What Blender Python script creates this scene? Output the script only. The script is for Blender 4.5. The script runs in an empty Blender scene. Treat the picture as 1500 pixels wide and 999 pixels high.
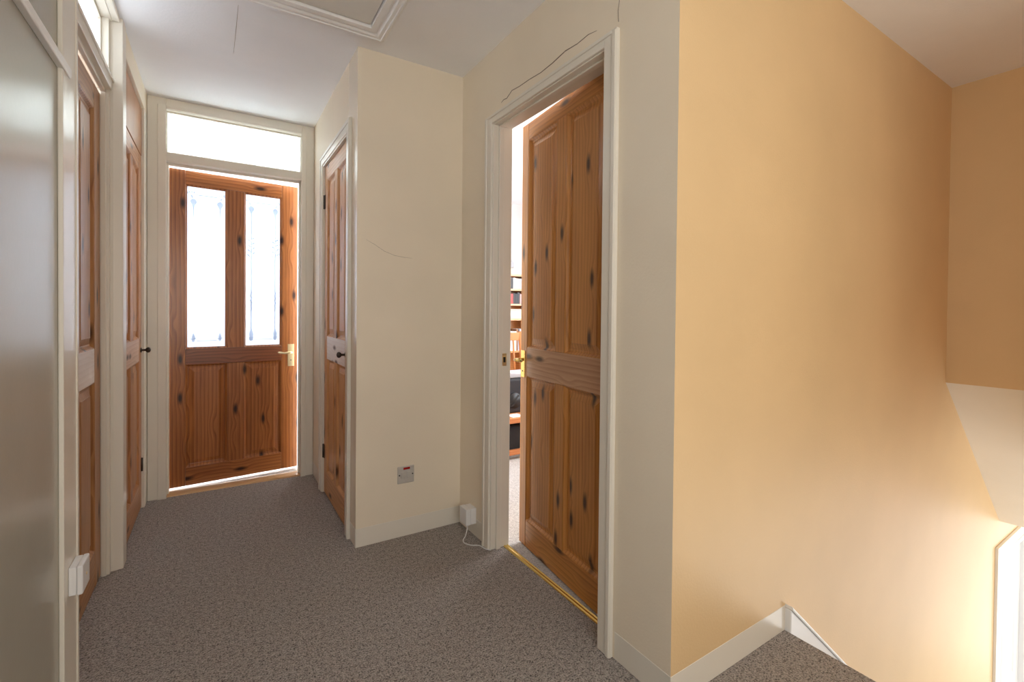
import bpy, bmesh, math, random
from mathutils import Vector, Matrix
C = bpy.context.scene
col = C.collection
random.seed(7)
PI = math.pi
H = 2.38                                   # upstairs ceiling height

# ------------------------------------------------------------------ camera
W_, H_ = 1500, 999
yaw, pitch, roll, f = 0.5614, -0.0127, 0.0094, 692.97
cy_, sy_, cp_, sp_ = math.cos(yaw), math.sin(yaw), math.cos(pitch), math.sin(pitch)
F = Vector((sy_*cp_, cy_*cp_, sp_)); R = Vector((cy_, -sy_, 0)); U = R.cross(F)
R2 = R*math.cos(roll)+U*math.sin(roll); U2 = -R*math.sin(roll)+U*math.cos(roll)
cam_d = bpy.data.cameras.new('camera'); cam = bpy.data.objects.new('camera', cam_d); col.objects.link(cam)
m = Matrix((R2, U2, -F)).transposed().to_4x4(); m.translation = Vector((0, 0, 1.1394)); cam.matrix_world = m
cam_d.sensor_fit = 'HORIZONTAL'; cam_d.sensor_width = 36; cam_d.lens = 36*f/W_
cam_d.shift_x = -4.55/W_; cam_d.shift_y = -35.14/W_; cam_d.clip_start = 0.02
C.camera = cam

# ------------------------------------------------------------------ world, lights, exposure
C.view_settings.view_transform = 'Standard'; C.view_settings.look = 'None'
C.view_settings.exposure = 0.0; C.view_settings.gamma = 1.0; C.view_settings.use_curve_mapping = False
C.cycles.max_bounces = 14; C.cycles.diffuse_bounces = 10; C.cycles.sample_clamp_indirect = 6
w = bpy.data.worlds.new('sky'); C.world = w; w.use_nodes = True
w.node_tree.nodes['Background'].inputs[0].default_value = (.75, .87, 1, 1)
w.node_tree.nodes['Background'].inputs[1].default_value = 1.5

def area(name, loc, target, sx, sy, power, color=(1, 1, 1), spread=180):
    l = bpy.data.lights.new(name, 'AREA'); l.shape = 'RECTANGLE'; l.size = sx; l.size_y = sy
    l.energy = power; l.color = color; l.spread = math.radians(spread)
    o = bpy.data.objects.new(name, l); col.objects.link(o); o.location = loc
    o.rotation_euler = (Vector(target)-Vector(loc)).to_track_quat('-Z', 'Y').to_euler()
    return o
area('window_daylight_far_room', (0.1, 5.15, 1.55), (0.1, 3.5, 1.3), 1.3, 1.25, 215, (.90, .95, 1))
area('window_daylight_study', (3.5, 2.6, 1.55), (1.7, 2.5, 1.2), 1.5, 1.2, 90, (.90, .94, 1))
area('window_daylight_left_room', (-2.1, 2.2, 1.7), (-.4, 2.2, 2.0), 1.2, 1.2, 60, (.95, .97, 1))
area('front_door_daylight', (6.35, .35, -1.45), (4.6, .7, -1.2), .8, 1.7, 26, (.92, .96, 1))
area('window_daylight_landing', (.25, -1.15, 1.35), (.7, 2.0, 1.35), 1.1, 1.2, 18, (.99, .97, .94))
area('fill_light_side', (-.33, -.72, 1.45), (1.2, .5, 1.3), .8, 1.1, 13, (.98, .97, .98))  # added fill behind the viewer, lifts the study wall; no known window
area('fill_light_right', (1.75, -1.12, 1.45), (2.0, .9, 1.4), .8, 1.2, 6, (1, .95, .88))  # added fill behind the viewer, evens out the right wall; no known window
area('hall_window_daylight', (4.1, -1.42, -1.35), (3.9, .6, .1), 1.4, 1.0, 68, (.86, .93, 1))

# ------------------------------------------------------------------ materials
def new_mat(name):
    mt = bpy.data.materials.new(name); mt.use_nodes = True
    nt = mt.node_tree; b = nt.nodes['Principled BSDF']; return mt, nt, b
def N(nt, t, **kw):
    n = nt.nodes.new(t)
    for k, v in kw.items():
        if hasattr(n, k): setattr(n, k, v)
        else: n.inputs[k].default_value = v
    return n
def ramp(nt, stops):
    r = nt.nodes.new('ShaderNodeValToRGB'); e = r.color_ramp.elements
    while len(e) < len(stops): e.new(.5)
    for el, (p, c) in zip(e, stops): el.position = p; el.color = (*c, 1) if len(c) == 3 else c
    return r
def plain(name, c, rough=.5, metal=0, coat=0):
    mt, nt, b = new_mat(name)
    b.inputs['Base Color'].default_value = (*c, 1); b.inputs['Roughness'].default_value = rough
    b.inputs['Metallic'].default_value = metal; b.inputs['Coat Weight'].default_value = coat
    return mt
def paint(name, c, rough=.6, bump=.06, scale=160, mott=.04, bdist=.002, spec=.4):
    """rolled emulsion or gloss paint: slight mottle and orange-peel bump"""
    mt, nt, b = new_mat(name); L = nt.links
    tc = N(nt, 'ShaderNodeNewGeometry')
    n1 = N(nt, 'ShaderNodeTexNoise', Scale=2.2, Detail=4); L.new(tc.outputs['Position'], n1.inputs['Vector'])
    r = ramp(nt, [(.3, tuple(x*(1-mott) for x in c)), (.7, tuple(min(1, x*(1+mott)) for x in c))])
    L.new(n1.outputs['Fac'], r.inputs['Fac']); L.new(r.outputs['Color'], b.inputs['Base Color'])
    n2 = N(nt, 'ShaderNodeTexNoise', Scale=scale, Detail=3); L.new(tc.outputs['Position'], n2.inputs['Vector'])
    bp = N(nt, 'ShaderNodeBump', Strength=bump, Distance=bdist); L.new(n2.outputs['Fac'], bp.inputs['Height'])
    L.new(bp.outputs['Normal'], b.inputs['Normal'])
    b.inputs['Roughness'].default_value = rough; b.inputs['Specular IOR Level'].default_value = spec
    return mt
M = {}
M['cream'] = paint('cream emulsion', (.83, .745, .60), .55, .25, 130)
M['warm'] = paint('warm cream emulsion', (.75, .54, .295), .55, .25, 130)
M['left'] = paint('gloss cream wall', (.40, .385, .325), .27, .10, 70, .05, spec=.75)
M['ceiling'] = paint('white ceiling paint', (.91, .93, .97), .8, .3, 90)
M['gloss'] = paint('white gloss woodwork', (.78, .74, .65), .28, .05, 60, .03, spec=.5)
M['soffit'] = paint('soffit with hall light', (.86, .80, .69), .7, .15, 130)  # lighter than the walls: hall light put into the soffit colour
M['satin'] = paint('satin cream', (.80, .71, .57), .24, .05, 60, .03, spec=.6)
M['white'] = paint('bright white woodwork', (.85, .85, .84), .3, .03, 60, .02)
M['hatch'] = paint('loft hatch board', (.76, .75, .70), .6, .1, 60)
M['study'] = paint('pale study paint', (.82, .82, .84), .7, .1, 100)
M['plastic'] = plain('white plastic', (.78, .78, .78), .35)
M['brass'] = plain('brass', (.83, .62, .22), .25, 1)
M['pale_brass'] = plain('pale polished brass', (.90, .78, .50), .3, 1)
M['bronze'] = plain('dark bronze', (.07, .055, .045), .35, .8)
M['steel'] = plain('brushed steel', (.62, .60, .56), .4, .35)
M['black'] = plain('black fabric', (.02, .02, .025), .8)
M['dark'] = plain('dark slot', (.01, .01, .01), .6)
M['grey_cloth'] = plain('grey cloth', (.42, .42, .46), .9)
M['red'] = plain('red switch window', (.35, .01, .01), .25)
M['crack'] = plain('crack shadow', (.26, .21, .165), .9)
M['paper'] = plain('paper', (.85, .85, .83), .8)
M['chair_pine'] = plain('orange pine', (.55, .22, .07), .4)

def carpet(name, lo, hi, sc=210):
    mt, nt, b = new_mat(name); L = nt.links
    g = N(nt, 'ShaderNodeNewGeometry')
    n1 = N(nt, 'ShaderNodeTexNoise', Scale=sc, Detail=2, Roughness=.6); L.new(g.outputs['Position'], n1.inputs['Vector'])
    n3 = N(nt, 'ShaderNodeTexNoise', Scale=sc*.33, Detail=2); L.new(g.outputs['Position'], n3.inputs['Vector'])
    mx = N(nt, 'ShaderNodeMath', operation='MULTIPLY_ADD'); mx.inputs[1].default_value = .35
    L.new(n3.outputs['Fac'], mx.inputs[0]); L.new(n1.outputs['Fac'], mx.inputs[2])
    mid = tuple((a+c)/2 for a, c in zip(lo, hi))
    r = ramp(nt, [(.50, lo), (.64, mid), (.86, hi)])
    L.new(mx.outputs[0], r.inputs['Fac']); L.new(r.outputs['Color'], b.inputs['Base Color'])
    v = N(nt, 'ShaderNodeTexVoronoi', Scale=sc*1.0); L.new(g.outputs['Position'], v.inputs['Vector'])
    bp = N(nt, 'ShaderNodeBump', Strength=.9, Distance=.004); bp.invert = True
    L.new(v.outputs['Distance'], bp.inputs['Height']); L.new(bp.outputs['Normal'], b.inputs['Normal'])
    b.inputs['Roughness'].default_value = .95; b.inputs['Specular IOR Level'].default_value = .1
    b.inputs['Sheen Weight'].default_value = .25
    return mt
M['carpet'] = carpet('brown grey loop carpet', (.06, .049, .043), (.48, .43, .39), 185)
M['carpet2'] = carpet('pale grey carpet', (.30, .28, .26), (.60, .57, .54), 190)

def pine(name, light, dark, off=(0, 0, 0), horiz=False, rough=.32, knots=.55, coat=.15):
    """varnished knotty pine; grain along z (or x when horiz), object coordinates"""
    mt, nt, b = new_mat(name); L = nt.links
    tc = N(nt, 'ShaderNodeTexCoord'); mp = N(nt, 'ShaderNodeMapping')
    mp.inputs['Location'].default_value = off
    if horiz: mp.inputs['Rotation'].default_value = (0, PI/2, 0)
    L.new(tc.outputs['Object'], mp.inputs['Vector'])
    def scaled(s):
        q = N(nt, 'ShaderNodeVectorMath', operation='MULTIPLY'); q.inputs[1].default_value = s
        L.new(mp.outputs[0], q.inputs[0]); return q.outputs[0]
    # knots: sparse, elongated along the grain
    v = N(nt, 'ShaderNodeTexVoronoi', Scale=1, Randomness=1); v.voronoi_dimensions = '2D'
    sk = N(nt, 'ShaderNodeSeparateXYZ'); L.new(scaled((9, 1, 3.2)), sk.inputs[0])
    ck_ = N(nt, 'ShaderNodeCombineXYZ'); L.new(sk.outputs[0], ck_.inputs[0]); L.new(sk.outputs[2], ck_.inputs[1]); L.new(ck_.outputs[0], v.inputs['Vector'])
    sep = N(nt, 'ShaderNodeSeparateColor'); L.new(v.outputs['Color'], sep.inputs[0])
    gate = N(nt, 'ShaderNodeMath', operation='GREATER_THAN'); gate.inputs[1].default_value = 1-knots
    L.new(sep.outputs[0], gate.inputs[0])
    kn = N(nt, 'ShaderNodeMapRange'); kn.inputs['From Min'].default_value = .05; kn.inputs['From Max'].default_value = .16
    kn.inputs['To Min'].default_value = 1; kn.inputs['To Max'].default_value = 0; L.new(v.outputs['Distance'], kn.inputs['Value'])
    kk = N(nt, 'ShaderNodeMath', operation='MULTIPLY'); L.new(kn.outputs[0], kk.inputs[0]); L.new(gate.outputs[0], kk.inputs[1])
    # ring warp near knots
    wp = N(nt, 'ShaderNodeMapRange'); wp.inputs['From Min'].default_value = 0; wp.inputs['From Max'].default_value = .38; wp.interpolation_type = 'SMOOTHERSTEP'
    wp.inputs['To Min'].default_value = 1; wp.inputs['To Max'].default_value = 0; L.new(v.outputs['Distance'], wp.inputs['Value'])
    n1 = N(nt, 'ShaderNodeTexNoise', Scale=1, Detail=3, Roughness=.5); L.new(scaled((3, 3, .6)), n1.inputs['Vector'])
    sx = N(nt, 'ShaderNodeSeparateXYZ'); L.new(mp.outputs[0], sx.inputs[0])
    a1 = N(nt, 'ShaderNodeMath', operation='MULTIPLY_ADD'); a1.inputs[1].default_value = 46; L.new(sx.outputs[0], a1.inputs[0])
    a2 = N(nt, 'ShaderNodeMath', operation='MULTIPLY'); a2.inputs[1].default_value = 2.2; L.new(n1.outputs['Fac'], a2.inputs[0])
    L.new(a2.outputs[0], a1.inputs[2])
    a3 = N(nt, 'ShaderNodeMath', operation='MULTIPLY_ADD'); a3.inputs[1].default_value = .8; L.new(wp.outputs[0], a3.inputs[0]); L.new(a1.outputs[0], a3.inputs[2])
    fr = N(nt, 'ShaderNodeMath', operation='FRACT'); L.new(a3.outputs[0], fr.inputs[0])
    rg = ramp(nt, [(0, (.95,)*3), (.55, (.45,)*3), (.82, (.0,)*3), (.92, (.25,)*3), (1, (.95,)*3)])
    L.new(fr.outputs[0], rg.inputs['Fac'])
    n2 = N(nt, 'ShaderNodeTexNoise', Scale=1, Detail=4, Roughness=.65); L.new(scaled((150, 150, 5)), n2.inputs['Vector'])
    n4 = N(nt, 'ShaderNodeTexNoise', Scale=1, Detail=2); L.new(scaled((7, 7, 1.5)), n4.inputs['Vector'])
    s1 = N(nt, 'ShaderNodeMath', operation='MULTIPLY'); s1.inputs[1].default_value = .24; L.new(rg.outputs['Color'], s1.inputs[0])
    s2 = N(nt, 'ShaderNodeMath', operation='MULTIPLY_ADD'); s2.inputs[1].default_value = .45; L.new(n2.outputs['Fac'], s2.inputs[0]); L.new(s1.outputs[0], s2.inputs[2])
    s3 = N(nt, 'ShaderNodeMath', operation='MULTIPLY_ADD'); s3.inputs[1].default_value = .5; L.new(n4.outputs['Fac'], s3.inputs[0]); L.new(s2.outputs[0], s3.inputs[2])
    cr = ramp(nt, [(.35, dark), (.95, light)]); L.new(s3.outputs[0], cr.inputs['Fac'])
    mix = N(nt, 'ShaderNodeMix', data_type='RGBA'); L.new(kk.outputs[0], mix.inputs['Factor'])
    L.new(cr.outputs['Color'], mix.inputs[6]); mix.inputs[7].default_value = (dark[0]*.16, dark[1]*.13, dark[2]*.13, 1)
    L.new(mix.outputs[2], b.inputs['Base Color'])
    b.inputs['Roughness'].default_value = rough; b.inputs['Coat Weight'].default_value = coat; b.inputs['Coat Roughness'].default_value = .2
    bp = N(nt, 'ShaderNodeBump', Strength=.12, Distance=.001); L.new(n2.outputs['Fac'], bp.inputs['Height']); L.new(bp.outputs['Normal'], b.inputs['Normal'])
    return mt
def pine_set(tag, light, dark, off, rail_light=None, rail_dark=None, **kw):
    M[tag] = pine(tag+' pine', light, dark, off, False, **kw)
    M[tag+'_h'] = pine(tag+' pine rail', light, dark, (off[0]+3.1, off[1], off[2]+1.7), True, **kw)
    M[tag+'_lock'] = pine(tag+' glare tone lock rail', rail_light or light, rail_dark or dark, (off[0]+5.3, off[1], off[2]+.4), True, **kw)  # pale lock rails have glare put into the wood colour; far door stays dark
pine_set('study_door', (.72, .335, .085), (.34, .12, .020), (1.3, 0, 2.2), (.72, .46, .28), (.38, .18, .09))
pine_set('far_door', (.60, .24, .07), (.18, .045, .010), (4.7, 0, .6), (.44, .16, .07), (.15, .045, .02))
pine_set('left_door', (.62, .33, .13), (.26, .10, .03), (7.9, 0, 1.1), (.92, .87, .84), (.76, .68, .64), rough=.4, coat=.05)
pine_set('tall_door', (.66, .34, .15), (.30, .12, .04), (2.9, 0, 5.1), (.84, .62, .47), (.55, .33, .21), rough=.4, coat=.05)
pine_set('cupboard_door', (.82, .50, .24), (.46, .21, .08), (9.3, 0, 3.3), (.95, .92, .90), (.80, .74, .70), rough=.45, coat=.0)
M['strip_wood'] = pine('pale oak strip', (.72, .48, .26), (.45, .25, .10), (0, 0, 0), True, knots=0)
M['pale_floor'] = pine('pale bounce floor', (.85, .78, .66), (.70, .60, .46), (0, 0, 0), True, knots=0)  # tone of the unseen hall floor, chosen to bounce light onto the soffit
M['shelf_wood'] = pine('bookcase pine', (.80, .46, .20), (.50, .22, .07), (0, 3, 0), True, knots=.3)
M['table_wood'] = pine('table pine', (.70, .28, .10), (.40, .13, .04), (0, 5, 0), True, knots=.3)

def frosted(name, c=(.93, .96, .97), ribs=False, tr=.12):
    mt = bpy.data.materials.new(name); mt.use_nodes = True; nt = mt.node_tree; nt.nodes.clear(); L = nt.links
    o = N(nt, 'ShaderNodeOutputMaterial'); t = N(nt, 'ShaderNodeBsdfTranslucent'); t.inputs[0].default_value = (*c, 1)
    g = N(nt, 'ShaderNodeBsdfGlossy', Roughness=.25); mx = N(nt, 'ShaderNodeMixShader'); mx.inputs[0].default_value = .05
    L.new(t.outputs[0], mx.inputs[1]); L.new(g.outputs[0], mx.inputs[2])
    if ribs:
        geo = N(nt, 'ShaderNodeNewGeometry')
        wv = N(nt, 'ShaderNodeTexWave', Scale=22, Distortion=0, bands_direction='X'); L.new(geo.outputs['Position'], wv.inputs['Vector'])
        bp = N(nt, 'ShaderNodeBump', Strength=1, Distance=.006); L.new(wv.outputs['Fac'], bp.inputs['Height'])
        L.new(bp.outputs['Normal'], t.inputs['Normal']); L.new(bp.outputs['Normal'], g.inputs['Normal'])
    L.new(mx.outputs[0], o.inputs[0]); return mt
M['frost'] = frosted('frosted glass', (.44, .46, .49))
M['frost_clear'] = frosted('plain frosted transom glass')
M['etch'] = frosted('etched frosting', (.36, .40, .47))
M['reeded'] = frosted('reeded glass', (.66, .69, .68), True)

# ------------------------------------------------------------------ mesh helpers
class MB:
    def __init__(s): s.bm = bmesh.new(); s.mats = []
    def mi(s, mat):
        if mat not in s.mats: s.mats.append(mat)
        return s.mats.index(mat)
    def box(s, x0, x1, y0, y1, z0, z1, mat='gloss'):
        k = s.mi(mat); bm = s.bm
        v = [bm.verts.new(p) for p in ((x0,y0,z0),(x1,y0,z0),(x1,y1,z0),(x0,y1,z0),(x0,y0,z1),(x1,y0,z1),(x1,y1,z1),(x0,y1,z1))]
        for q in ((0,3,2,1),(4,5,6,7),(0,1,5,4),(1,2,6,5),(2,3,7,6),(3,0,4,7)):
            fc = bm.faces.new([v[i] for i in q]); fc.material_index = k
        return s
    def prism(s, pts, h0, h1, mat='gloss', axis='z'):
        """pts: polygon; extruded h0..h1 on axis. axis z: pts=(x,y); axis y: pts=(x,z); axis x: pts=(y,z)"""
        k = s.mi(mat); bm = s.bm
        P = {'z': lambda a, b, h: (a, b, h), 'y': lambda a, b, h: (a, h, b), 'x': lambda a, b, h: (h, a, b)}[axis]
        lo = [bm.verts.new(P(a, b, h0)) for a, b in pts]; hi = [bm.verts.new(P(a, b, h1)) for a, b in pts]
        n = len(pts)
        fs = [bm.faces.new(lo[::-1]), bm.faces.new(hi)]+[bm.faces.new((lo[i], lo[(i+1) % n], hi[(i+1) % n], hi[i])) for i in range(n)]
        for q in fs: q.material_index = k
        return s
    def tube(s, pts, r, seg=10, mat='gloss', cap=True):
        k = s.mi(mat); bm = s.bm; rings = []
        pts = [Vector(p) for p in pts]; rr = r if isinstance(r, (list, tuple)) else [r]*len(pts)
        for i, p in enumerate(pts):
            t = (pts[min(i+1, len(pts)-1)]-pts[max(i-1, 0)]).normalized()
            a = t.orthogonal().normalized() if i == 0 else (pa - t*pa.dot(t)).normalized()
            pa = a; b = t.cross(a)
            rings.append([bm.verts.new(p+(a*math.cos(2*PI*j/seg)+b*math.sin(2*PI*j/seg))*rr[i]) for j in range(seg)])
        for a, b in zip(rings, rings[1:]):
            for j in range(seg):
                fc = bm.faces.new((a[j], a[(j+1) % seg], b[(j+1) % seg], b[j])); fc.material_index = k; fc.smooth = True
        if cap:
            bm.faces.new(rings[0][::-1]).material_index = k; bm.faces.new(rings[-1]).material_index = k
        return s
    def sheet(s, pts, y0, y1, mat):                # etched film: one face in the xz plane
        fc = s.bm.faces.new([s.bm.verts.new((a, y0, b)) for a, b in pts]); fc.material_index = s.mi(mat)
        return s
    def xf(s, mtx): bmesh.ops.transform(s.bm, matrix=mtx, verts=s.bm.verts); return s
    def build(s, name, parent=None, bevel=0, seg=2, loc=None, rotz=None):
        bmesh.ops.recalc_face_normals(s.bm, faces=s.bm.faces)
        me = bpy.data.meshes.new(name); s.bm.to_mesh(me); s.bm.free()
        for q in s.mats: me.materials.append(M[q])
        o = bpy.data.objects.new(name, me); col.objects.link(o)
        if parent: o.parent = parent
        if loc: o.location = loc
        if rotz is not None: o.rotation_euler = (0, 0, rotz)
        if bevel:
            md = o.modifiers.new('bevel', 'BEVEL'); md.width = bevel; md.segments = seg; md.limit_method = 'ANGLE'
            md.harden_normals = False
        return o
def tag(o, label, cat, group=None, kind=None):
    o['label'] = label; o['category'] = cat
    if group: o['group'] = group
    if kind: o['kind'] = kind
    return o
def S(o, label, cat): return tag(o, label, cat, kind='structure')
def empty(name, loc=(0, 0, 0), rotz=0):
    o = bpy.data.objects.new(name, None); col.objects.link(o); o.location = loc; o.rotation_euler = (0, 0, rotz)
    o.empty_display_size = .1
    return o

# ------------------------------------------------------------------ the setting: floors, ceilings, walls
xL, xG, xD, yE, yF = -.35, .558, 1.105, 2.30, 3.52
def yR(x): return .898+.0172*(x-xD)        # the right wall runs very slightly off square
XN = 1.73                                  # edge of the landing
S(MB().box(-2.3, XN, -1.25, yR(XN)+.02, -.22, 0, 'carpet').box(-.6, 1.19, .85, 3.57, -.22, 0, 'carpet').box(XN, 2.4, -1.25, -.10, -.22, 0, 'carpet').build('floor'),
  'brown-grey speckled loop carpet covering the landing and corridor floor', 'floor')
S(MB().box(1.19, 3.7, 1.05, 4.7, -.22, .002, 'carpet2').build('floor_study'), 'pale grey carpet seen through the open door of the study', 'floor')
S(MB().box(-1.2, 1.2, 3.57, 5.3, -.22, .002, 'carpet2').build('floor_far_room'), 'floor of the bright room behind the glazed far door', 'floor')
S(MB().box(1.0, 6.6, -1.6, 1.0, -2.75, -2.6, 'pale_floor').build('floor_hall'), 'unseen hall floor made pale to bounce light up to the soffit', 'floor')
S(MB().box(-2.3, 3.75, -1.25, 5.35, H, H+.12, 'ceiling').build('ceiling'), 'matt white painted ceiling over the landing and corridor', 'ceiling')

# left wall: gloss painted near part, frame zone of the two left doors
o = MB()
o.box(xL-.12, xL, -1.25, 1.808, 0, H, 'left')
o.box(xL-.12, xL-.005, 1.808, 2.63, 2.355, H, 'gloss')
o.box(xL-.12, xL, 2.72, 3.56, 2.262, H, 'cream').box(xL-.12, xL, 3.405, 3.56, 0, 2.262, 'gloss')
o.prism([(xL-.11, 2.632), (xL-.028, 2.632), (xL+.004, 2.640), (xL+.004, 2.722), (xL-.11, 2.722)], 0, H-.001, 'gloss', 'z')
S(o.build('wall_left', bevel=.003), 'greyish cream gloss painted wall along the left side with two door openings', 'wall')
# far wall of the corridor is all door frame
S(MB().box(-1.3, xL, 3.5, 3.6, 0, H, 'cream').box(xG, 1.2, 3.52, 3.62, 0, H, 'cream').build('wall_far'), 'cream wall beside the glazed door at the corridor end', 'wall')
# cupboard block: corridor side with door 3, face toward the camera
o = MB().prism([(xG, yE), (xG, 2.475), (xG+.09, 2.475), (xG+.09, yE+.09)], 0, H, 'satin', 'z').box(xG, xG+.09, 3.125, 3.52, 0, H, 'cream').box(xG, xG+.09, 2.475, 3.125, 2.03, H, 'cream')
S(o.build('wall_cupboard'), 'cream side of the cupboard block facing the corridor, round the narrow pine door', 'wall')
S(MB().prism([(xG, yE), (xG+.09, yE+.09), (xD+.05, yE+.09), (xD+.05, yE)], 0, H, 'cream', 'z').build('wall_middle'), 'plain cream wall facing the viewer between the corridor and the open door', 'wall')
# study wall with the open door
o = MB().box(xD, xD+.09, 1.965, yE, 0, H, 'cream').box(xD, xD+.09, 1.185, 1.965, 2.034, H, 'cream').prism([(xD, yR(xD)), (xD, 1.185), (xD+.09, 1.185), (xD+.09, yR(xD)+.09)], 0, H, 'cream', 'z')
o.box(xD, xD+.09, yE+.09, 4.7, 0, H, 'study')
S(o.build('wall_study'), 'cream wall around the open pine door', 'wall')
# warm right wall above the stairs
o = MB()
x0, x1, x2, x3 = xD+.002, 4.52, 5.30, 6.6
def rw(a, b, z0, z1): o.prism([(a, yR(a)), (b, yR(b)), (b, yR(b)+.1), (a, yR(a)+.1)], z0, z1, 'warm', 'z')
o.prism([(xD, yR(xD)), (XN, yR(XN)), (XN, yR(XN)+.1), (xD+.1, yR(xD)+.1)], -.22, H, 'warm', 'z'); rw(XN, x1, -2.6, H); rw(x1, x2, -.50, H); rw(x2, x3, -2.6, H)
S(o.build('wall_right'), 'large smooth peach-cream wall rising beside the staircase', 'wall')
# bulkhead, sloping soffit under the upper floor, hall ceiling
XS = 3.395
S(MB().prism([(XS, H), (XS, .768), (XS+.12, .86), (XS+.12, H)], -1.25, yR(3.4)+.03, 'warm', 'y').build('wall_bulkhead'), 'dim peach-cream bulkhead wall hanging over the stairs', 'bulkhead')
S(MB().prism([(XS+.0005, .7675), (4.545, -.271), (6.6, -.271), (6.6, -.10), (4.6, -.10), (XS+.121, .859)], -1.25, yR(3.4)+.03, 'soffit', 'y').build('ceiling_soffit'), 'pale sloping soffit under the bulkhead leading down to the hall ceiling', 'soffit')
S(MB().box(6.5, 6.6, -1.6, 1.0, -2.6, -.27, 'study').box(1.0, 6.5, -1.6, -1.5, -2.6, -.22, 'study').box(1.0, 1.1, -1.5, 1.0, -2.6, -.22, 'study').box(3.4, 6.6, -1.5, -.16, -.27, -.15, 'study').box(2.0, 3.5, -1.5, -.16, -.22, -.1, 'study').build('wall_hall_end'), 'end wall of the hall at the foot of the stairs', 'wall')
S(MB().box(2.30, 6.6, -.16, -.06, -.25, H, 'warm').build('wall_stair_blocker'), 'unseen wall added beside the stairs to shade the bulkhead', 'wall')  # unseen, added to block landing light from the bulkhead
S(MB().box(-2.3, 3.6, -1.35, -1.25, -.22, H, 'cream').box(2.30, 2.40, -1.25, -.16, 0, H, 'cream').build('wall_back'), 'cream wall behind the viewer', 'wall')
# rooms beyond
S(MB().box(1.195, 3.7, 4.65, 4.75, 0, H, 'study').box(3.62, 3.72, 1.1, 4.7, 0, H, 'study').build('wall_study_back'), 'white walls of the study behind the open door', 'wall')
S(MB().box(-1.3, 1.3, 5.2, 5.3, 0, H, 'study').box(-1.3, -1.2, 3.6, 5.2, 0, H, 'study').box(1.0, 1.1, 3.62, 5.2, 0, H, 'study').build('wall_far_room'), 'white walls of the bright room behind the glazed door', 'wall')
S(MB().box(-2.3, -2.2, 1.3, 3.5, 0, H, 'study').box(-2.2, -.47, 1.3, 1.4, 0, H, 'study').box(-2.2, -.9, 3.4, 3.5, 0, H, 'study').box(-2.2, -.8, 1.4, 3.4, -.1, 0, 'study').build('wall_left_room'), 'white walls of the room behind the left transom window', 'wall')

# ------------------------------------------------------------------ stairs
st = MB()
going, rise = .23, .20
for i in range(12):
    xa = XN+i*going; z1 = -rise*(i+1)
    st.box(xa-.02, xa+going+.02, -.055, yR(xa)-.023, z1-.22, z1, 'carpet')
stairs = S(st.build('staircase', bevel=.012), 'brown carpeted staircase going down beside the warm wall', 'staircase')
# white string board on the wall
sb = MB(); a = .872
def zs(x): return .082-a*(x-1.732)
def wedge(mb, x0, x1, z00, z01, z10, z11, th, mat):   # board lying along the slightly skewed wall
    k = mb.mi(mat); V = [mb.bm.verts.new(p) for p in ((x0, yR(x0)-th, z00), (x1, yR(x1)-th, z10), (x1, yR(x1)+.01, z10), (x0, yR(x0)+.01, z00), (x0, yR(x0)-th, z01), (x1, yR(x1)-th, z11), (x1, yR(x1)+.01, z11), (x0, yR(x0)+.01, z01))]
    for q in ((0,3,2,1),(4,5,6,7),(0,1,5,4),(1,2,6,5),(2,3,7,6),(3,0,4,7)): mb.bm.faces.new([V[i] for i in q]).material_index = k
wedge(sb, 1.732, 4.40, -.26, .082, zs(4.40)-.36, zs(4.40), .022, 'white')
sb.build('string_board', stairs, bevel=.004)
nb = MB(); wedge(nb, 1.732, 4.40, .0825, .096, zs(4.40)+.0005, zs(4.40)+.014, .028, 'white')
nb.build('string_moulding', stairs, bevel=.003)

# ------------------------------------------------------------------ baseboards
def skirt(name, pts, label):
    """pts polyline on the floor; board stands on the left-hand side of the walking direction"""
    t, h = .018, .09; prof = [(0, 0), (t, 0), (t, h-.022), (t-.009, h-.006), (t-.012, h), (0, h)]
    bm = bmesh.new(); V = [Vector((*p, 0)) for p in pts]; rings = []
    for i, p in enumerate(V):
        d0 = (V[i]-V[i-1]).normalized() if i else None; d1 = (V[i+1]-V[i]).normalized() if i < len(V)-1 else None
        n = lambda d: Vector((-d.y, d.x, 0))
        if d0 is None: o_ = n(d1)
        elif d1 is None: o_ = n(d0)
        else:
            b = (n(d0)+n(d1)).normalized(); o_ = b/max(.2, b.dot(n(d0)))
        rings.append([bm.verts.new(p+o_*u+Vector((0, 0, z))) for u, z in prof])
    k = len(prof)
    for a_, b_ in zip(rings, rings[1:]):
        for j in range(k): bm.faces.new((a_[j], a_[(j+1) % k], b_[(j+1) % k], b_[j]))
    bm.faces.new(rings[0]); bm.faces.new(rings[-1][::-1])
    mb = MB(); mb.bm.free(); mb.bm = bm; mb.mi('gloss')
    return S(mb.build(name, bevel=.0015), label, 'skirting board')
skirt('baseboard_middle', [(xG-.001, 2.405), (xG-.001, yE-.001), (xD-.001, yE-.001), (xD-.001, 2.035)], 'cream gloss skirting board round the foot of the cupboard block')
skirt('baseboard_right', [(xD-.001, 1.125), (xD-.001, yR(xD)-.001), (1.731, yR(1.731)-.001)], 'cream gloss skirting board round the outer corner by the stairs')
skirt('baseboard_cupboard', [(xG-.001, 3.515), (xG-.001, 3.20)], 'short cream skirting board between the narrow pine door and the far frame')

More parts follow.
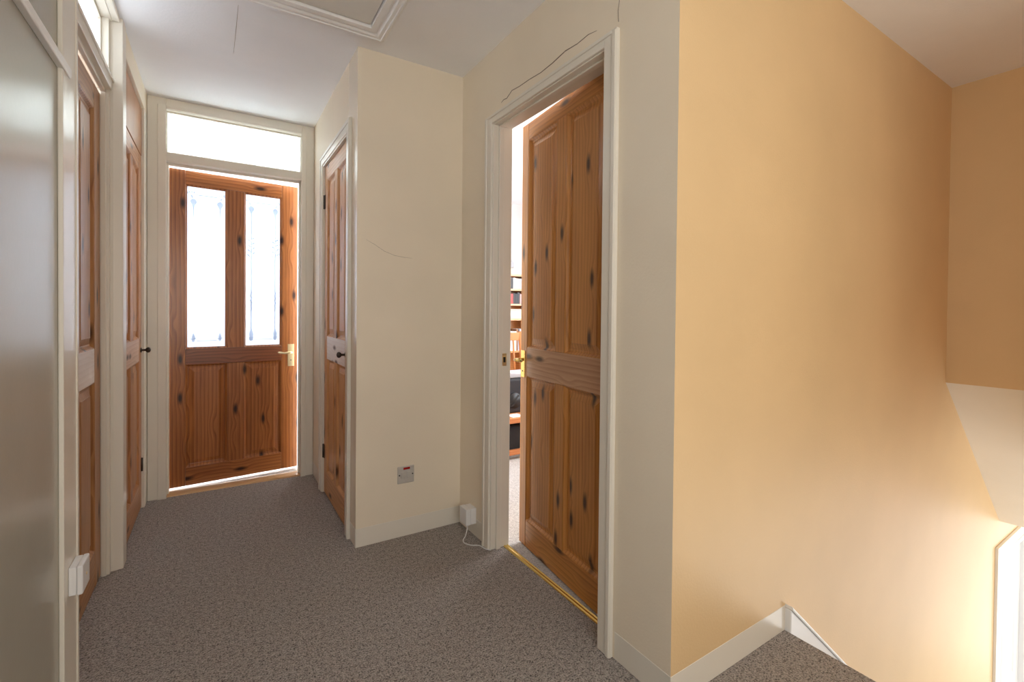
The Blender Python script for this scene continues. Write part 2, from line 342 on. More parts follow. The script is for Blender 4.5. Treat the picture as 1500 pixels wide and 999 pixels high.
# ------------------------------------------------------------------ door building
def rings_face(bm, k, x0, x1, z0, z1, prof, y_of):
    loops = []
    for ins, dep in prof:
        y = y_of(dep)
        loops.append([bm.verts.new(p) for p in ((x0+ins, y, z0+ins), (x1-ins, y, z0+ins), (x1-ins, y, z1-ins), (x0+ins, y, z1-ins))])
    for a_, b_ in zip(loops, loops[1:]):
        for j in range(4): bm.faces.new((a_[j], a_[(j+1) % 4], b_[(j+1) % 4], b_[j])).material_index = k
    bm.faces.new(loops[-1]).material_index = k
    return loops[0]
PROF = [(0, .001), (.004, .003), (.010, .011), (.0125, .0135), (.017, .0135), (.020, .0145), (.045, .007), (.046, .0055)]
def panel(x0, x1, z0, z1, t, mat, parent, prof=PROF):
    mb = MB(); k = mb.mi(mat)
    a_ = rings_face(mb.bm, k, x0, x1, z0, z1, prof, lambda d: d)
    b_ = rings_face(mb.bm, k, x0, x1, z0, z1, prof, lambda d: t-d)
    for j in range(4): mb.bm.faces.new((a_[j], a_[(j+1) % 4], b_[(j+1) % 4], b_[j])).material_index = k
    return mb.build('panel', parent)
def leaf(name, w, xs, rails, top, t, tag_, loc, rotz, label, panels='both', z0=.008, flip=False):
    """xs: stile/mullion x edges [x1,x2,x3,x4]; rails: z edges [b1, l0, l1, t0]; local x from hinge, front face y=0"""
    x1, x2, x3, x4 = xs; b1, l0, l1, t0 = rails
    e = .0004
    mb = MB()
    mb.box(0, x1-e, 0, t, z0, top, tag_).box(x4+e, w, 0, t, z0, top, tag_)
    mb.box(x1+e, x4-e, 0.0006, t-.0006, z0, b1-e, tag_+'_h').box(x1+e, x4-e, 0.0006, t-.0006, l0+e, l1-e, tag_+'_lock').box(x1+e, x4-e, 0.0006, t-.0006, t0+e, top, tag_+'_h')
    mb.box(x2+e, x3-e, 0.0004, t-.0004, b1+e, l0-e, tag_)
    mb.box(x2+e, x3-e, 0.0004, t-.0004, l1+e, t0-e, tag_)
    d = S(mb.build(name, bevel=.0015, loc=loc, rotz=rotz), label, 'door')
    for a_, b_ in ((x1, x2), (x3, x4)):
        panel(a_, b_, b1, l0, t, tag_, d)
        if panels == 'both': panel(a_, b_, l1, t0, t, tag_, d)
    return d
def hinge(parent, x, y, z, ln=.075, mat='bronze'):
    mb = MB().tube([(x, y, z-ln/2), (x, y, z+ln/2)], .006, 10, mat)
    mb.box(x-.003, x+.022, y, y+.004, z-ln/2, z+ln/2, mat)
    return mb.build('hinge', parent)
def knob(parent, x, z, mat='bronze', y=0, name='knob'):
    pts = [(x, y+.002, z), (x, y-.004, z), (x, y-.006, z), (x, y-.022, z), (x, y-.026, z), (x, y-.034, z), (x, y-.042, z), (x, y-.046, z)]
    return MB().tube(pts, [.014, .014, .006, .006, .012, .016, .013, .004], 20, mat).build(name, parent)
def lever(parent, x, z, dirx, mat, y=0, ln=.085, side=1, pw=.042, ph=.15):
    """back plate with a lever pointing dirx; side=1 front face"""
    s_ = -side
    h = MB().box(x-pw/2, x+pw/2, min(y, y+s_*.004), max(y, y+s_*.004), z-ph/2-.02, z+ph/2-.02, mat).build('handle_plate', parent, bevel=.0015)
    mb = MB().tube([(x, y+s_*.003, z), (x, y+s_*.045, z)], .008, 14, mat)
    mb.tube([(x, y+s_*.045, z), (x+dirx*.02, y+s_*.050, z+.002), (x+dirx*ln*.6, y+s_*.050, z-.002), (x+dirx*ln, y+s_*.048, z+.003), (x+dirx*(ln+.008), y+s_*.048, z+.004)], [.008, .0085, .0065, .008, .003], 14, mat)
    mb.build('lever', h)
    MB().tube([(x, y+s_*.0041, z-.055), (x, y+s_*.0055, z-.055)], .0035, 10, 'dark').build('keyhole', h)
    return h

# door 1: left, under the transom window. Local +x runs along -y (hinge at far end), front faces +x world
ROT_L = -PI/2    # local x -> -y, local y -> -x? checked: rotz=-90: (1,0)->(0,-1); (0,1)->(1,0)
def left_leaf(name, ya, yb, x, xs, rails, top, tag_, label, **kw):
    # use rotz=+90: local x -> +y ; local y -> -x ; front (y=0) faces +x
    return leaf(name, yb-ya, xs, rails, top, .038, tag_, (x, ya, 0), PI/2, label, **kw)
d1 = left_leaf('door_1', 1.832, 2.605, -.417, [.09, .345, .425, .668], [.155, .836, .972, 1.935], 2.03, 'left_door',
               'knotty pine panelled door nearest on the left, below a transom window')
d2 = left_leaf('door_2', 2.735, 3.392, -.366, [.085, .275, .355, .572], [.155, .842, .968, 1.905], 1.99, 'tall_door',
               'pine panelled door with dark knob second along the left wall')
knob(d2, .63, .90)
hinge(d2, .648, -.003, .25)
S(MB().box(-.405, -.364, 2.725, 3.40, 1.994, 2.258, 'tall_door').build('trim_pine_board', bevel=.002), 'plain pine board above the second door on the left wall', 'board')
S(MB().box(-.46, -.405, 2.72, 2.735, 0, 2.26, 'gloss').box(-.46, -.352, 3.392, 3.405, 0, 2.26, 'gloss').build('trim_second_door', bevel=.002), 'cream lining around the second pine door on the left', 'door frame')
S(MB().box(-.50, -.46, 2.72, 3.41, 0, 2.3, 'dark').build('wall_cupboard_shade'), 'black sheet painted as cupboard shade behind the second left door', 'wall')  # near-black sheet stands in for the unlit depth behind the door gaps

# frame of door 1 with transom bar
o = MB()
o.box(-.47, xL-.001, 1.809, 1.826, 0, 2.355, 'gloss')                          # near lining
o.box(-.47, -.388, 2.610, 2.632, 0, 2.355, 'gloss')                          # far lining
o.box(-.47, -.379, 1.826, 2.610, 2.053, 2.098, 'gloss')                      # transom bar
o.box(-.405, -.373, 1.826, 2.632, 2.094, 2.106, 'gloss')                     # sill moulding
o.box(-.47, -.379, 1.826, 2.632, 2.352, 2.372, 'gloss')
o.box(-.415, -.398, 1.826, 2.610, 2.038, 2.053, 'gloss')                    # stop
o.box(-.415, -.398, 2.600, 2.612, 0, 2.053, 'gloss')
S(o.build('trim_first_door', bevel=.002), 'cream door lining and transom bar of the nearest left door', 'door frame')
wn = S(MB().box(-.430, -.424, 1.826, 2.612, 2.098, 2.352, 'frost_clear').build('window_1'), 'plain white transom pane above the nearest left door', 'window')
MB().box(-.424, -.412, 2.598, 2.610, 2.106, 2.340, 'gloss').box(-.424, -.412, 1.826, 2.610, 2.340, 2.352, 'gloss').box(-.424, -.412, 1.826, 2.610, 2.098, 2.108, 'gloss').build('glazing_bead', wn, bevel=.002)
# near architrave of door 1 and the rail on the wall
o = MB().box(xL, xL+.011, 1.665, 1.810, 0, 2.33, 'gloss').box(xL+.009, xL+.014, 1.792, 1.808, 0, 2.33, 'gloss').box(xL+.0, xL+.013, 1.665, 1.809, 0, .075, 'gloss')
S(o.build('trim_near_architrave', bevel=.0035), 'wide cream gloss architrave on the near side of the first left door', 'door frame')
o = MB().prism([(xL, 1.754), (xL+.014, 1.754), (xL+.016, 1.757), (xL+.016, 1.778), (xL+.012, 1.781), (xL, 1.781)], .2, 1.728, 'white', 'y')
S(o.build('trim_rail', bevel=.0015), 'thin pale horizontal rail fixed high on the near left wall', 'wall rail')

# glazed far door, ajar, opening away
ang = math.asin((3.671-3.598)/.742)
fd = empty('door_3', (-.252, 3.590, 0), ang)
S(fd, 'reddish pine door with two frosted glass panes standing ajar at the corridor end', 'door')
t, wd = .040, .735
SX = [.082, .306, .404, .632]; Z = [.135, .782, .882, 1.912]
mb = MB(); e = .0004
z0d = .022
mb.box(0, SX[0]-e, 0, t, z0d, 1.998, 'far_door').box(SX[3]+e, wd, 0, t, z0d, 1.998, 'far_door')
mb.box(SX[0]+e, SX[3]-e, .0006, t-.0006, z0d, Z[0]-e, 'far_door_h').box(SX[0]+e, SX[3]-e, .0006, t-.0006, Z[1]+e, Z[2]-e, 'far_door_lock').box(SX[0]+e, SX[3]-e, .0006, t-.0006, Z[3]+e, 1.998, 'far_door_h')
mb.box(SX[1]+e, SX[2]-e, .0004, t-.0004, Z[0]+e, Z[1]-e, 'far_door').box(SX[1]+e, SX[2]-e, .0004, t-.0004, Z[2]+e, Z[3]-e, 'far_door')
mb.build('door_frame', fd, bevel=.0015)
for a_, b_ in ((SX[0], SX[1]), (SX[2], SX[3])): panel(a_, b_, Z[0], Z[1], t, 'far_door', fd)
def bead(x0, x1, z0, z1, parent):
    mb = MB(); k = mb.mi('far_door')
    for ya, yb, yc in ((.001, .010, .014), (.039, .030, .026)):
        L_ = []
        for ins, y in ((0, ya), (.004, ya+(.004 if ya < .02 else -.004)), (.010, yb), (.010, yc)):
            L_.append([mb.bm.verts.new(p) for p in ((x0+ins, y, z0+ins), (x1-ins, y, z0+ins), (x1-ins, y, z1-ins), (x0+ins, y, z1-ins))])
        for a_, b_ in zip(L_, L_[1:]):
            for j in range(4): mb.bm.faces.new((a_[j], a_[(j+1) % 4], b_[(j+1) % 4], b_[j]))
    return mb.build('glazing_bead', parent)
def leafpts(cx, cz, ln, wd_, ang_, n=9):
    """pointed leaf polygon starting at (cx,cz) going along ang_"""
    P = []
    for i in range(n+1): u = i/n; P.append((u*ln, wd_*math.sin(PI*u)**.9))
    for i in range(n-1, 0, -1): u = i/n; P.append((u*ln, -wd_*math.sin(PI*u)**.9*.6))
    ca, sa = math.cos(ang_), math.sin(ang_)
    return [(cx+x*ca-z*sa, cz+x*sa+z*ca) for x, z in P]
def etching(x0, x1, full, parent):
    mb = MB(); ya, yb = .0165, .0180
    w_ = x1-x0; xa, xb = x0+w_*.19, x1-w_*.17; zt, zb = Z[3]-.062, Z[2]+.048
    def line(xx0, xx1, zz0, zz1): mb.sheet([(xx0, zz0), (xx1, zz0), (xx1, zz1), (xx0, zz1)], ya, yb, 'etch')
    def disc(cx, cz, r): mb.sheet([(cx+r*math.cos(2*PI*i/14), cz+r*math.sin(2*PI*i/14)) for i in range(14)], ya-.0003, yb, 'etch')
    def L_(cx, cz, ln, wd_, a): mb.sheet(leafpts(cx, cz, ln, wd_, a), ya-.0001*random.random(), yb, 'etch')
    line(xa+.012, xb-.012, zt+.001, zt+.008)
    for cx, sg in ((xa, 1), (xb, -1)):
        # bud on the corner with curled petals, then a bulb narrowing to a stem
        for k in range(4): L_(cx-sg*.020+sg*k*.006, zt+.006, .028, .005, PI/2+sg*(.9-.45*k))
        disc(cx-sg*.010, zt-.004, .007)
        L_(cx+sg*.006, zt-.004, .026, .005, -PI/2-sg*.9)
        P = [(-.004, -.020), (-.017, -.030), (-.019, -.042), (-.012, -.056), (-.005, -.072), (-.0028, -.095)]
        zz = zt
        mb.sheet([(cx+px, zz+pz) for px, pz in P]+[(cx-px, zz+pz) for px, pz in P[::-1]], ya, yb, 'etch')
        if not full:  # left pane stems cut short and tapered to imitate glare washing them out
            mb.sheet([(cx-.0028, zt-.095), (cx+.0028, zt-.095), (cx+.0006, zt-.20), (cx-.0006, zt-.20)], ya, yb, 'etch')
        else:
            line(cx-.0036, cx+.0036, zb+.075, zt-.095)
            for zc, fl in ((zt-.31, 1), (zt-.65, -1)):
                for k in range(4):
                    a = fl*(PI/2-.0)
                    L_(cx-.004, zc+fl*(-.055+.034*k), .034-.003*k, .0065, a+.75); L_(cx+.004, zc+fl*(-.040+.034*k), .034-.003*k, .0065, a-.75)
        # foot ornament
        P = [(-.0028, .075), (-.010, .052), (-.015, .036), (-.007, .018), (-.014, .004), (-.006, -.010)]
        s_ = 1 if full else .7  # shrunk on the left pane to imitate its overexposed foot
        mb.sheet([(cx+px*s_, zb+pz*s_) for px, pz in P]+[(cx-px*s_, zb+pz*s_) for px, pz in P[::-1]], ya, yb, 'etch')
        L_(cx, zb+.01, .022, .006, PI/2+1.2); L_(cx, zb+.01, .022, .006, PI/2-1.2)
    line(xa+.014, xb-.014, zb-.003, zb+.003)
    return mb.build('etched_pattern', parent)
for a_, b_, full in ((SX[0], SX[1], False), (SX[2], SX[3], True)):
    bead(a_, b_, Z[2], Z[3], fd)
    g = MB().box(a_+.0005, b_-.0005, .0185, .0225, Z[2]+.0005, Z[3]-.0005, 'frost').build('glass_pane', fd)
    etching(a_, b_, full, g)
lever(fd, .692, .835, -1, 'pale_brass', pw=.042, ph=.155)
# frame round the far door
o = MB()
ya, yb = 3.485, 3.585
o.box(xL+.001, -.262, ya, yb, 0, H-.001).box(.482, xG-.001, ya, yb, 0, H-.001)
o.box(-.262, .482, ya, yb, 2.312, H-.001).box(-.262, .482, ya, yb, 2.012, 2.062)
# raised edges round door opening and transom
o.box(-.300, -.258, ya-.010, ya, 0, 2.335).box(.478, .508, ya-.010, ya, 0, 2.335).box(-.258, .478, ya-.010, ya, 2.315, 2.335)
o.box(-.262, -.250, 3.528, 3.588, 0, 2.008).box(.468, .482, 3.535, 3.555, 0, 2.008).box(-.262, .482, 3.535, 3.555, 1.998, 2.012)
S(o.build('trim_far_frame', bevel=.003), 'cream painted frame of the glazed far door with transom bar', 'door frame')
wn = S(MB().box(-.262, .482, 3.520, 3.526, 2.062, 2.312, 'reeded').build('window_2'), 'long white reeded transom pane above the glazed far door', 'window')
MB().box(-.262, .482, 3.508, 3.520, 2.302, 2.312).box(-.262, .482, 3.508, 3.520, 2.062, 2.070).box(-.262, -.254, 3.508, 3.520, 2.070, 2.302).box(.474, .482, 3.508, 3.520, 2.070, 2.302).build('glazing_bead', wn, bevel=.002)
S(MB().prism([(3.50, 0), (3.60, 0), (3.595, .009), (3.565, .013), (3.535, .013), (3.505, .008)], -.258, .480, 'strip_wood', 'x').build('trim_far_threshold'), 'pale wooden threshold strip under the glazed far door', 'threshold strip')

# door 4: narrow cupboard door on the corridor's right. rotz=-90: local x -> -y, local y -> +x, front (y=0) faces -x
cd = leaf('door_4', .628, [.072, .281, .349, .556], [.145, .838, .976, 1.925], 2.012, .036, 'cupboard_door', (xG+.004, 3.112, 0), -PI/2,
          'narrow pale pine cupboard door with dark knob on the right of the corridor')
knob(cd, .575, .905)
for z in (.26, 1.80): hinge(cd, -.004, -.004, z, .085)
o = MB()
o.box(xG-.014, xG, 3.128, 3.185, 0, 2.083).box(xG-.014, xG, 2.405, 2.470, 0, 2.083).box(xG-.014, xG, 2.470, 3.128, 2.026, 2.083)
o.box(xG-.018, xG-.013, 3.165, 3.183, 0, 2.081).box(xG-.018, xG-.013, 2.407, 2.425, 0, 2.081).box(xG-.018, xG-.013, 2.425, 3.165, 2.062, 2.081)
o.box(xG-.010, xG+.09, 3.116, 3.130, 0, 2.03).box(xG-.010, xG+.09, 2.470, 2.482, 0, 2.03).box(xG-.010, xG+.09, 2.482, 3.116, 2.015, 2.03)
S(o.build('trim_cupboard_frame', bevel=.003), 'white gloss frame around the narrow cupboard door', 'door frame')
S(MB().box(xG+.08, xG+.085, 2.47, 3.13, 0, 2.04, 'dark').build('wall_cupboard_inner_shade'), 'black sheet painted as cupboard shade behind the narrow door', 'wall')  # shade behind the door gaps painted as a near-black sheet

# door 5: open study door, hinged at near jamb, swung slightly into the study
A_ = Vector((1.190, 1.212)); B_ = Vector((1.258, 1.945)); dv = B_-A_; wS = dv.length
rz = math.atan2(dv.y, dv.x)
# local x from latch edge to hinge so the front face (-y) looks at the landing
sd = leaf('door_5', wS, [.062, .315, .390, .648], [.135, .830, .965, 1.955], 2.034, .038,
          'study_door', (B_.x, B_.y, 0), math.atan2(-dv.y, -dv.x), 'large knotty pine four-panel door standing open on the right wall of the landing', z0=.010)
lever(sd, .028, .905, 1, 'brass', pw=.036, ph=.13, ln=.07)
for z in (.22, 1.80): hinge(sd, wS+.002, .040, z, .08, 'brass')
# lining and architrave of the study opening
o = MB()
yn, yf = 1.200, 1.950
o.box(xD-.006, xD+.097, yf, yf+.022, 0, 2.02).box(xD-.006, xD+.097, yn-.022, yn, 0, 2.02).box(xD-.006, xD+.097, yn-.022, yf+.022, 2.016, 2.034)
o.box(xD+.02, xD+.045, yf-.012, yf, 0, 2.016).box(xD+.02, xD+.045, yn, yn+.006, 0, 2.016).box(xD+.02, xD+.045, yn, yf, 2.008, 2.016)
S(o.build('trim_study_lining', bevel=.0025), 'cream gloss lining inside the opening of the large open pine door', 'door frame')
o = MB(); ax0 = xD-.016
o.box(ax0, xD, yf+.008, yf+.068, 0, 2.062).box(ax0, xD, yn-.068, yn-.008, 0, 2.062).box(ax0, xD, yn-.008, yf+.008, 2.020, 2.062)
o.box(ax0-.004, ax0+.002, yf+.048, yf+.066, 0, 2.055).box(ax0-.004, ax0+.002, yn-.066, yn-.048, 0, 2.055).box(ax0-.004, ax0+.002, yn-.048, yf+.048, 2.046, 2.059)
S(o.build('trim_study_architrave', bevel=.003), 'cream moulded architrave around the large open pine door', 'door frame')
tag(MB().box(xD+.050, xD+.074, yf-.0012, yf+.004, .875, .935, 'pale_brass').box(xD+.056, xD+.068, yf-.002, yf, .892, .918, 'dark').build('strike_plate'),
    'small brass latch plate on the frame edge of the open pine door', 'strike plate')
# brass carpet bar
o = MB().prism([(1.172, 0), (1.200, 0), (1.198, .004), (1.194, .006), (1.190, .003), (1.183, .003), (1.179, .007), (1.174, .004)], yn+.001, yf-.001, 'brass', 'y')
tag(o.build('carpet_bar'), 'shiny brass carpet bar across the doorway of the large open pine door', 'threshold strip')

# plaster cracks
def crack(pts, r, label, name='plaster_crack'):
    return tag(MB().tube(pts, r, 6, 'crack').build(name), label, 'crack')
cx = xD-.0002
ck = [(1.895, 2.098), (1.87, 2.104), (1.845, 2.100), (1.80, 2.118), (1.74, 2.112), (1.66, 2.110), (1.58, 2.104), (1.50, 2.108), (1.42, 2.118), (1.35, 2.112), (1.29, 2.116), (1.245, 2.108)]
crack([(cx, y, z) for y, z in ck], [.0006]+[.0018]*6+[.0022]*2+[.0014]*2+[.0005], 'long thin dark crack in the plaster above the open pine door')
crack([(cx, 1.140, 2.085), (cx, 1.143, 2.12), (cx, 1.138, 2.15), (cx, 1.141, 2.20)], [.001, .0012, .001, .0005], 'short upright crack above the right corner of the open door frame')
crack([(.070, 2.26, H-.0002), (.068, 2.44, H-.0002), (.064, 2.70, H-.0002)], [.0004, .0009, .0004], 'faint hairline crack in the ceiling beyond the loft hatch corner')
ce = [(.60, 1.475), (.64, 1.455), (.69, 1.425), (.74, 1.408), (.79, 1.402), (.83, 1.400)]
crack([(x, yE-.0002, z) for x, z in ce], [.0003]+[.0006]*4+[.0003], 'faint hairline crack across the middle cream wall')

# ------------------------------------------------------------------ loft hatch
HX0, HX1, HY0, HY1 = .082, .645, 1.50, 2.172
def frame_ring(mb, x0, x1, y0, y1, prof, mat):
    k = mb.mi(mat); L_ = []
    for ins, z in prof: L_.append([mb.bm.verts.new(p) for p in ((x0+ins, y0+ins, z), (x1-ins, y0+ins, z), (x1-ins, y1-ins, z), (x0+ins, y1-ins, z))])
    L_.append(L_[0])
    for a_, b_ in zip(L_, L_[1:]):
        for j in range(4): mb.bm.faces.new((a_[j], a_[(j+1) % 4], b_[(j+1) % 4], b_[j])).material_index = k
hd = empty('loft_hatch', ((HX0+HX1)/2, (HY0+HY1)/2, H)); tag(hd, 'loft hatch with white moulded frame set in the ceiling at the top of the picture', 'loft hatch')
mb = MB(); hx, hy = (HX1-HX0)/2, (HY1-HY0)/2
frame_ring(mb, -hx, hx, -hy, hy, [(0, -.0005), (0, -.006), (.006, -.020), (.018, -.030), (.024, -.030), (.027, -.026), (.040, -.026), (.046, -.022), (.050, -.017), (.056, -.017), (.060, -.022), (.082, -.020), (.084, -.0005)], 'white')
mb.build('hatch_frame', hd)
MB().box(-hx+.088, hx-.088, -hy+.088, hy-.088, -.010, -.0008, 'hatch').build('hatch_board', hd, bevel=.002)

# ------------------------------------------------------------------ electrical bits
sw = empty('wall_switch', (.803, yE, .312)); tag(sw, 'steel double-pole switch plate with red neon window on the middle cream wall', 'switch')
MB().box(-.043, .043, -.007, -.0003, -.043, .043, 'steel').build('plate', sw, bevel=.003)
MB().box(-.026, -.003, -.012, -.007, -.016, .016, 'steel').build('rocker', sw, bevel=.002)
MB().box(.003, .026, -.012, -.007, -.016, .016, 'steel').build('rocker', sw, bevel=.002)
MB().box(-.014, .020, -.0095, -.007, .026, .037, 'red').build('neon_window', sw, bevel=.001)
for x in (-.034, .034): MB().tube([(x, -.0068, 0), (x, -.0085, 0)], .0035, 10, 'dark').build('screw', sw)

def jbox(name, loc, rz, w_, d_, h_, label):
    e_ = empty(name, loc, rz); tag(e_, label, 'junction box')
    MB().box(-w_/2, w_/2, -d_*.55, -.0003, 0, h_, 'plastic').build('base', e_, bevel=.002)
    MB().box(-w_/2-.0015, w_/2+.0015, -d_, -d_*.56, -.0015, h_+.0015, 'plastic').build('cover', e_, bevel=.004, seg=3)
    return e_
j1 = jbox('junction_box', (xD-.0005, 2.14, .067), -PI/2, .070, .058, .079, 'small white plastic box low in the corner beside the open door frame')
jb = jbox('junction_box', (xL+.0112, 1.742, .360), PI/2, .080, .030, .076, 'small white plastic box low on the near left architrave')
MB().tube([(0, -.0299, .038), (0, -.0315, .038)], .004, 12, 'pale_brass').build('screw', jb)
# cable from the corner box along the foot of the architrave
cab = [(1.070, 2.135, .068), (1.066, 2.13, .04), (1.052, 2.12, .012), (1.030, 2.10, .004), (1.022, 2.07, .004), (1.040, 2.035, .004), (1.072, 2.01, .004), (1.083, 1.965, .004), (1.098, 1.945, .004)]
def smooth(pts, n=6):
    V = [Vector(p) for p in pts]; V = [V[0]]+V+[V[-1]]; out = []
    for i in range(1, len(V)-2):
        for k in range(n):
            t_ = k/n; a_, b_, c_, d_ = V[i-1], V[i], V[i+1], V[i+2]
            out.append(.5*((2*b_)+(-a_+c_)*t_+(2*a_-5*b_+4*c_-d_)*t_*t_+(-a_+3*b_-3*c_+d_)*t_**3))
    return out+[V[-1]]
tag(MB().tube(smooth(cab), .0025, 8, 'plastic').build('cable'), 'thin white cable looping on the carpet from the corner box to the open doorway', 'cable')

# ------------------------------------------------------------------ study seen through the gap
bk = empty('bookcase', (2.62, 4.42, .002)); tag(bk, 'pine bookcase full of books seen through the gap of the open door', 'bookcase')
BW, BD = .62, .24
for s_ in (-1, 1): MB().box(s_*BW/2-.010, s_*BW/2+.010, -BD/2, BD/2, 0, 1.54, 'shelf_wood').build('side_panel', bk, bevel=.002)
ZSH = [.06, .42, .70, 1.045, 1.205, 1.365, 1.52]
for z in ZSH: MB().box(-BW/2+.011, BW/2-.011, -BD/2, BD/2, z-.010, z+.010, 'shelf_wood').build('shelf', bk, bevel=.001)
MB().box(-BW/2+.011, BW/2-.011, BD/2-.006, BD/2-.0005, .07, 1.51, 'shelf_wood').build('back_panel', bk)
cols = [('white', (.80, .80, .78)), ('grey', (.40, .42, .46)), ('black', (.03, .03, .035)), ('pink', (.70, .38, .36)), ('pale blue', (.50, .60, .75)), ('cream', (.80, .72, .55)), ('red', (.45, .06, .05)), ('brown', (.32, .16, .08))]
for n_, c_ in cols: M['book_'+n_] = plain('book cover '+n_, c_, .5)
names_sh = {1.365: 'fourth shelf', 1.205: 'third shelf', .70: 'middle shelf', .42: 'low shelf'}
def book(x, z, w_, h_, cn, label, group, d_=.15):
    e_ = empty('book', (x+w_/2, 4.30+.004, z)); tag(e_, label, 'book', group)
    MB().box(-w_/2, w_/2, 0, d_, 0, h_, 'book_'+cn).build('cover', e_, bevel=.0012)
    MB().box(-w_/2+.002, w_/2-.002, .004, d_-.003, h_-.0005, h_+.0006, 'paper').build('pages', e_)
    return e_
shelf_word = {1.205+.010: 'second shelf from the top', 1.045+.010: 'third shelf from the top', .70+.010: 'shelf above the low table', 1.365+.010: 'top inner shelf'}
for zb_, hm, rnd in ((1.375, .125, 3), (1.215, .125, 5), (.710, .24, 9)):
    random.seed(rnd); x = 2.62-BW/2+.014; word = {1.375: 'upper', 1.215: 'second', .710: 'lower'}[zb_]
    pool = [0, 0, 1, 2, 4, 5] if rnd == 3 else ([0, 2, 3, 3, 0, 1, 6] if rnd == 5 else [0, 4, 5, 0, 4, 7])
    while True:
        w_ = random.uniform(.018, .034)
        if x+w_ > 2.62+BW/2-.013: break
        cn = cols[random.choice(pool)][0]
        book(x, zb_, w_-.0012, hm*random.uniform(.86, .99), cn, f'{cn} book spine in the {word} book row of the pine bookcase', f'{cn} books in the {word} row of the bookcase')
        x += w_
for i, (x, cn, w_) in enumerate(((2.36, 'brown', .20), (2.60, 'cream', .22))):
    tag(MB().box(x, x+w_, 4.32, 4.50, 1.056, 1.056+.09, 'book_'+cn).box(x-.003, x+w_+.003, 4.317, 4.503, 1.147, 1.160, 'book_'+cn).build('storage_box', bevel=.003),
        f'{cn} lidded box on the bookcase shelf between the book rows', 'box')
tag(MB().box(2.50, 2.74, 4.32, 4.50, 1.531, 1.60, 'book_cream').build('paper_stack', bevel=.004), 'cream stack of papers on top of the pine bookcase', 'papers')
tag(MB().prism([(2.60, 1.601), (2.71, 1.601), (2.71, 1.66), (2.68, 1.70), (2.62, 1.70), (2.60, 1.66)], 4.34, 4.46, 'book_grey', 'y').build('ornament', bevel=.01), 'small blue-grey ornament on the papers on top of the bookcase', 'ornament')
tag(MB().box(2.40, 2.495, 4.32, 4.50, 1.531, 1.63, 'book_pink').build('card_box', bevel=.003), 'pink card box on top of the pine bookcase', 'box')
# low table
tb = empty('low_table', (2.15, 3.26, .002)); tag(tb, 'low orange pine table holding a black stereo behind the open door', 'table')
MB().box(-.52, .52, -.24, .24, .285, .325, 'table_wood').build('table_top', tb, bevel=.004)
for sx_ in (-1, 1):
    for sy_2 in (-1, 1): MB().box(sx_*.48-.02, sx_*.48+.02, sy_2*.20-.02, sy_2*.20+.02, 0, .2848, 'table_wood').build('leg', tb, bevel=.003)
for sy_2 in (-1, 1): MB().box(-.459, .459, sy_2*.20-.012, sy_2*.20+.012, .035, .075, 'table_wood').build('stretcher', tb, bevel=.002)
tag(MB().box(1.90, 2.00, 3.04, 3.14, .3275, .331, 'paper').build('paper_sheet'), 'white sheet of paper at the front edge of the low orange table', 'paper')
sp = empty('stereo', (2.12, 3.30, .3275)); tag(sp, 'black box-shaped stereo with round speaker standing on the low orange table', 'stereo')
MB().box(-.26, .26, -.12, .12, 0, .27, 'black').build('body', sp, bevel=.015)
for x in (-.12, .13): MB().tube([(x, -.119, .10), (x, -.130, .10), (x, -.128, .10)], [.062, .062, .050], 28, 'dark').build('speaker_cone', sp)
tag(MB().prism([(1.90, .600), (2.36, .600), (2.37, .625), (2.30, .645), (2.10, .640), (1.95, .650), (1.89, .630)], 3.20, 3.40, 'grey_cloth', 'y').build('folded_cloth', bevel=.012), 'folded grey cloth lying on top of the black stereo', 'cloth')
tag(MB().prism([(1.86, .006), (2.42, .006), (2.44, .16), (2.38, .24), (1.92, .245), (1.85, .15)], 3.13, 3.40, 'black', 'y').build('storage_bag', bevel=.03, seg=3), 'black bag pushed under the low orange table', 'bag')
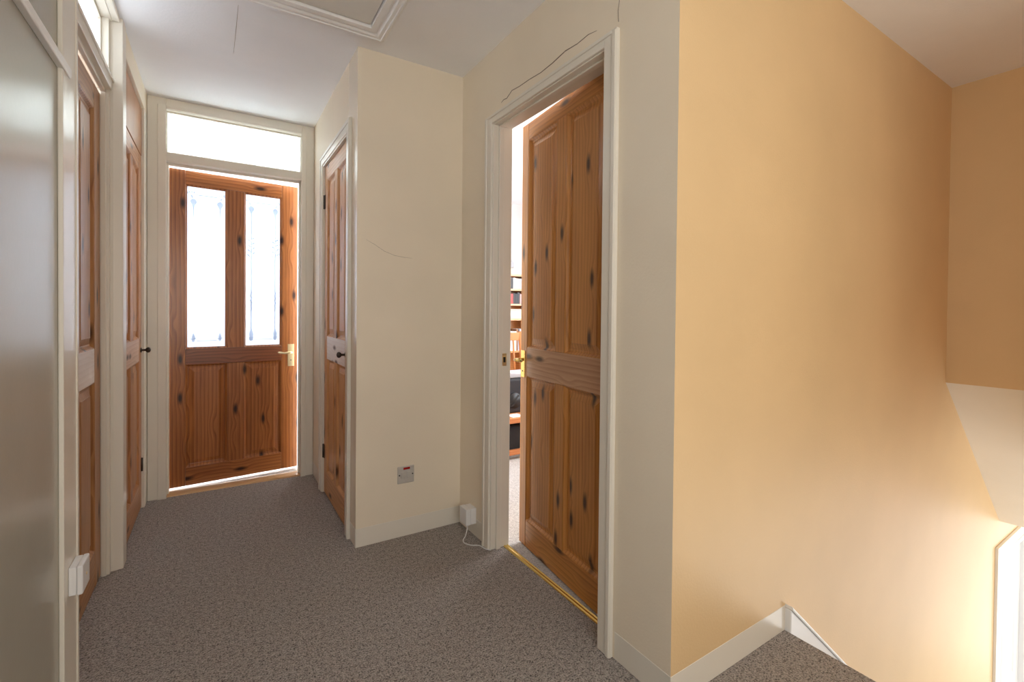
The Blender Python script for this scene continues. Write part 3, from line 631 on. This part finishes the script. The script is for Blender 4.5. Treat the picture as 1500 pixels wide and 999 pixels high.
# chair behind the table
ch = empty('chair', (2.42, 3.80, .002)); tag(ch, 'orange pine chair with slatted back between low table and bookcase', 'chair')
MB().box(-.2, .2, -.2, .2, .42, .445, 'chair_pine').build('seat', ch, bevel=.006)
for x in (-.18, .18):
    MB().tube([(x, -.18, 0), (x, -.18, .42)], .017, 10, 'chair_pine').build('leg', ch)
    MB().tube([(x, .19, 0), (x, .19, .44), (x, .215, .7), (x, .25, .93)], .017, 10, 'chair_pine').build('leg', ch)
MB().box(-.17, .17, .232, .25, .84, .92, 'chair_pine').build('back_rail', ch, bevel=.004)
for x in (-.1, -.035, .035, .1): MB().tube([(x, .195, .44), (x, .24, .85)], .009, 8, 'chair_pine').build('back_slat', ch)

# ------------------------------------------------------------------ hall door at the foot of the stairs
yh = yR(4.8)
o = MB()
o.prism([(4.452, yR(4.452)), (4.522, yR(4.522)), (4.522, yR(4.522)-.018), (4.452, yR(4.452)-.018)], -2.6, -.432, 'white', 'z')
o.prism([(5.296, yR(5.296)), (5.366, yR(5.366)), (5.366, yR(5.366)-.018), (5.296, yR(5.296)-.018)], -2.6, -.432, 'white', 'z')
o.prism([(4.522, yR(4.522)), (5.296, yR(5.296)), (5.296, yR(5.296)-.018), (4.522, yR(4.522)-.018)], -.502, -.432, 'white', 'z')
o.box(4.515, 4.545, yh-.02, yh+.11, -2.6, -.502, 'white').box(5.275, 5.302, yh-.02, yh+.11, -2.6, -.502, 'white').box(4.545, 5.275, yh-.02, yh+.11, -.530, -.502, 'white')
S(o.build('trim_hall_frame', bevel=.003), 'bright white door frame in the hall at the foot of the stairs', 'door frame')
M['hall_door'] = M['white']; M['hall_door_h'] = M['white']; M['hall_door_lock'] = M['white']
hd2 = leaf('door_6', .726, [.1, .325, .4, .626], [.2, .85, 1.0, 1.92], 2.06, .036, 'hall_door', (4.547, yh+.03, -2.6), 0, 'white door in the hall at the foot of the stairs')
tag(MB().box(4.5445, 4.547, yh-.012, yh+.022, -1.19, -1.12, 'pale_brass').build('latch_plate'), 'small latch plate on the white hall door frame', 'strike plate')
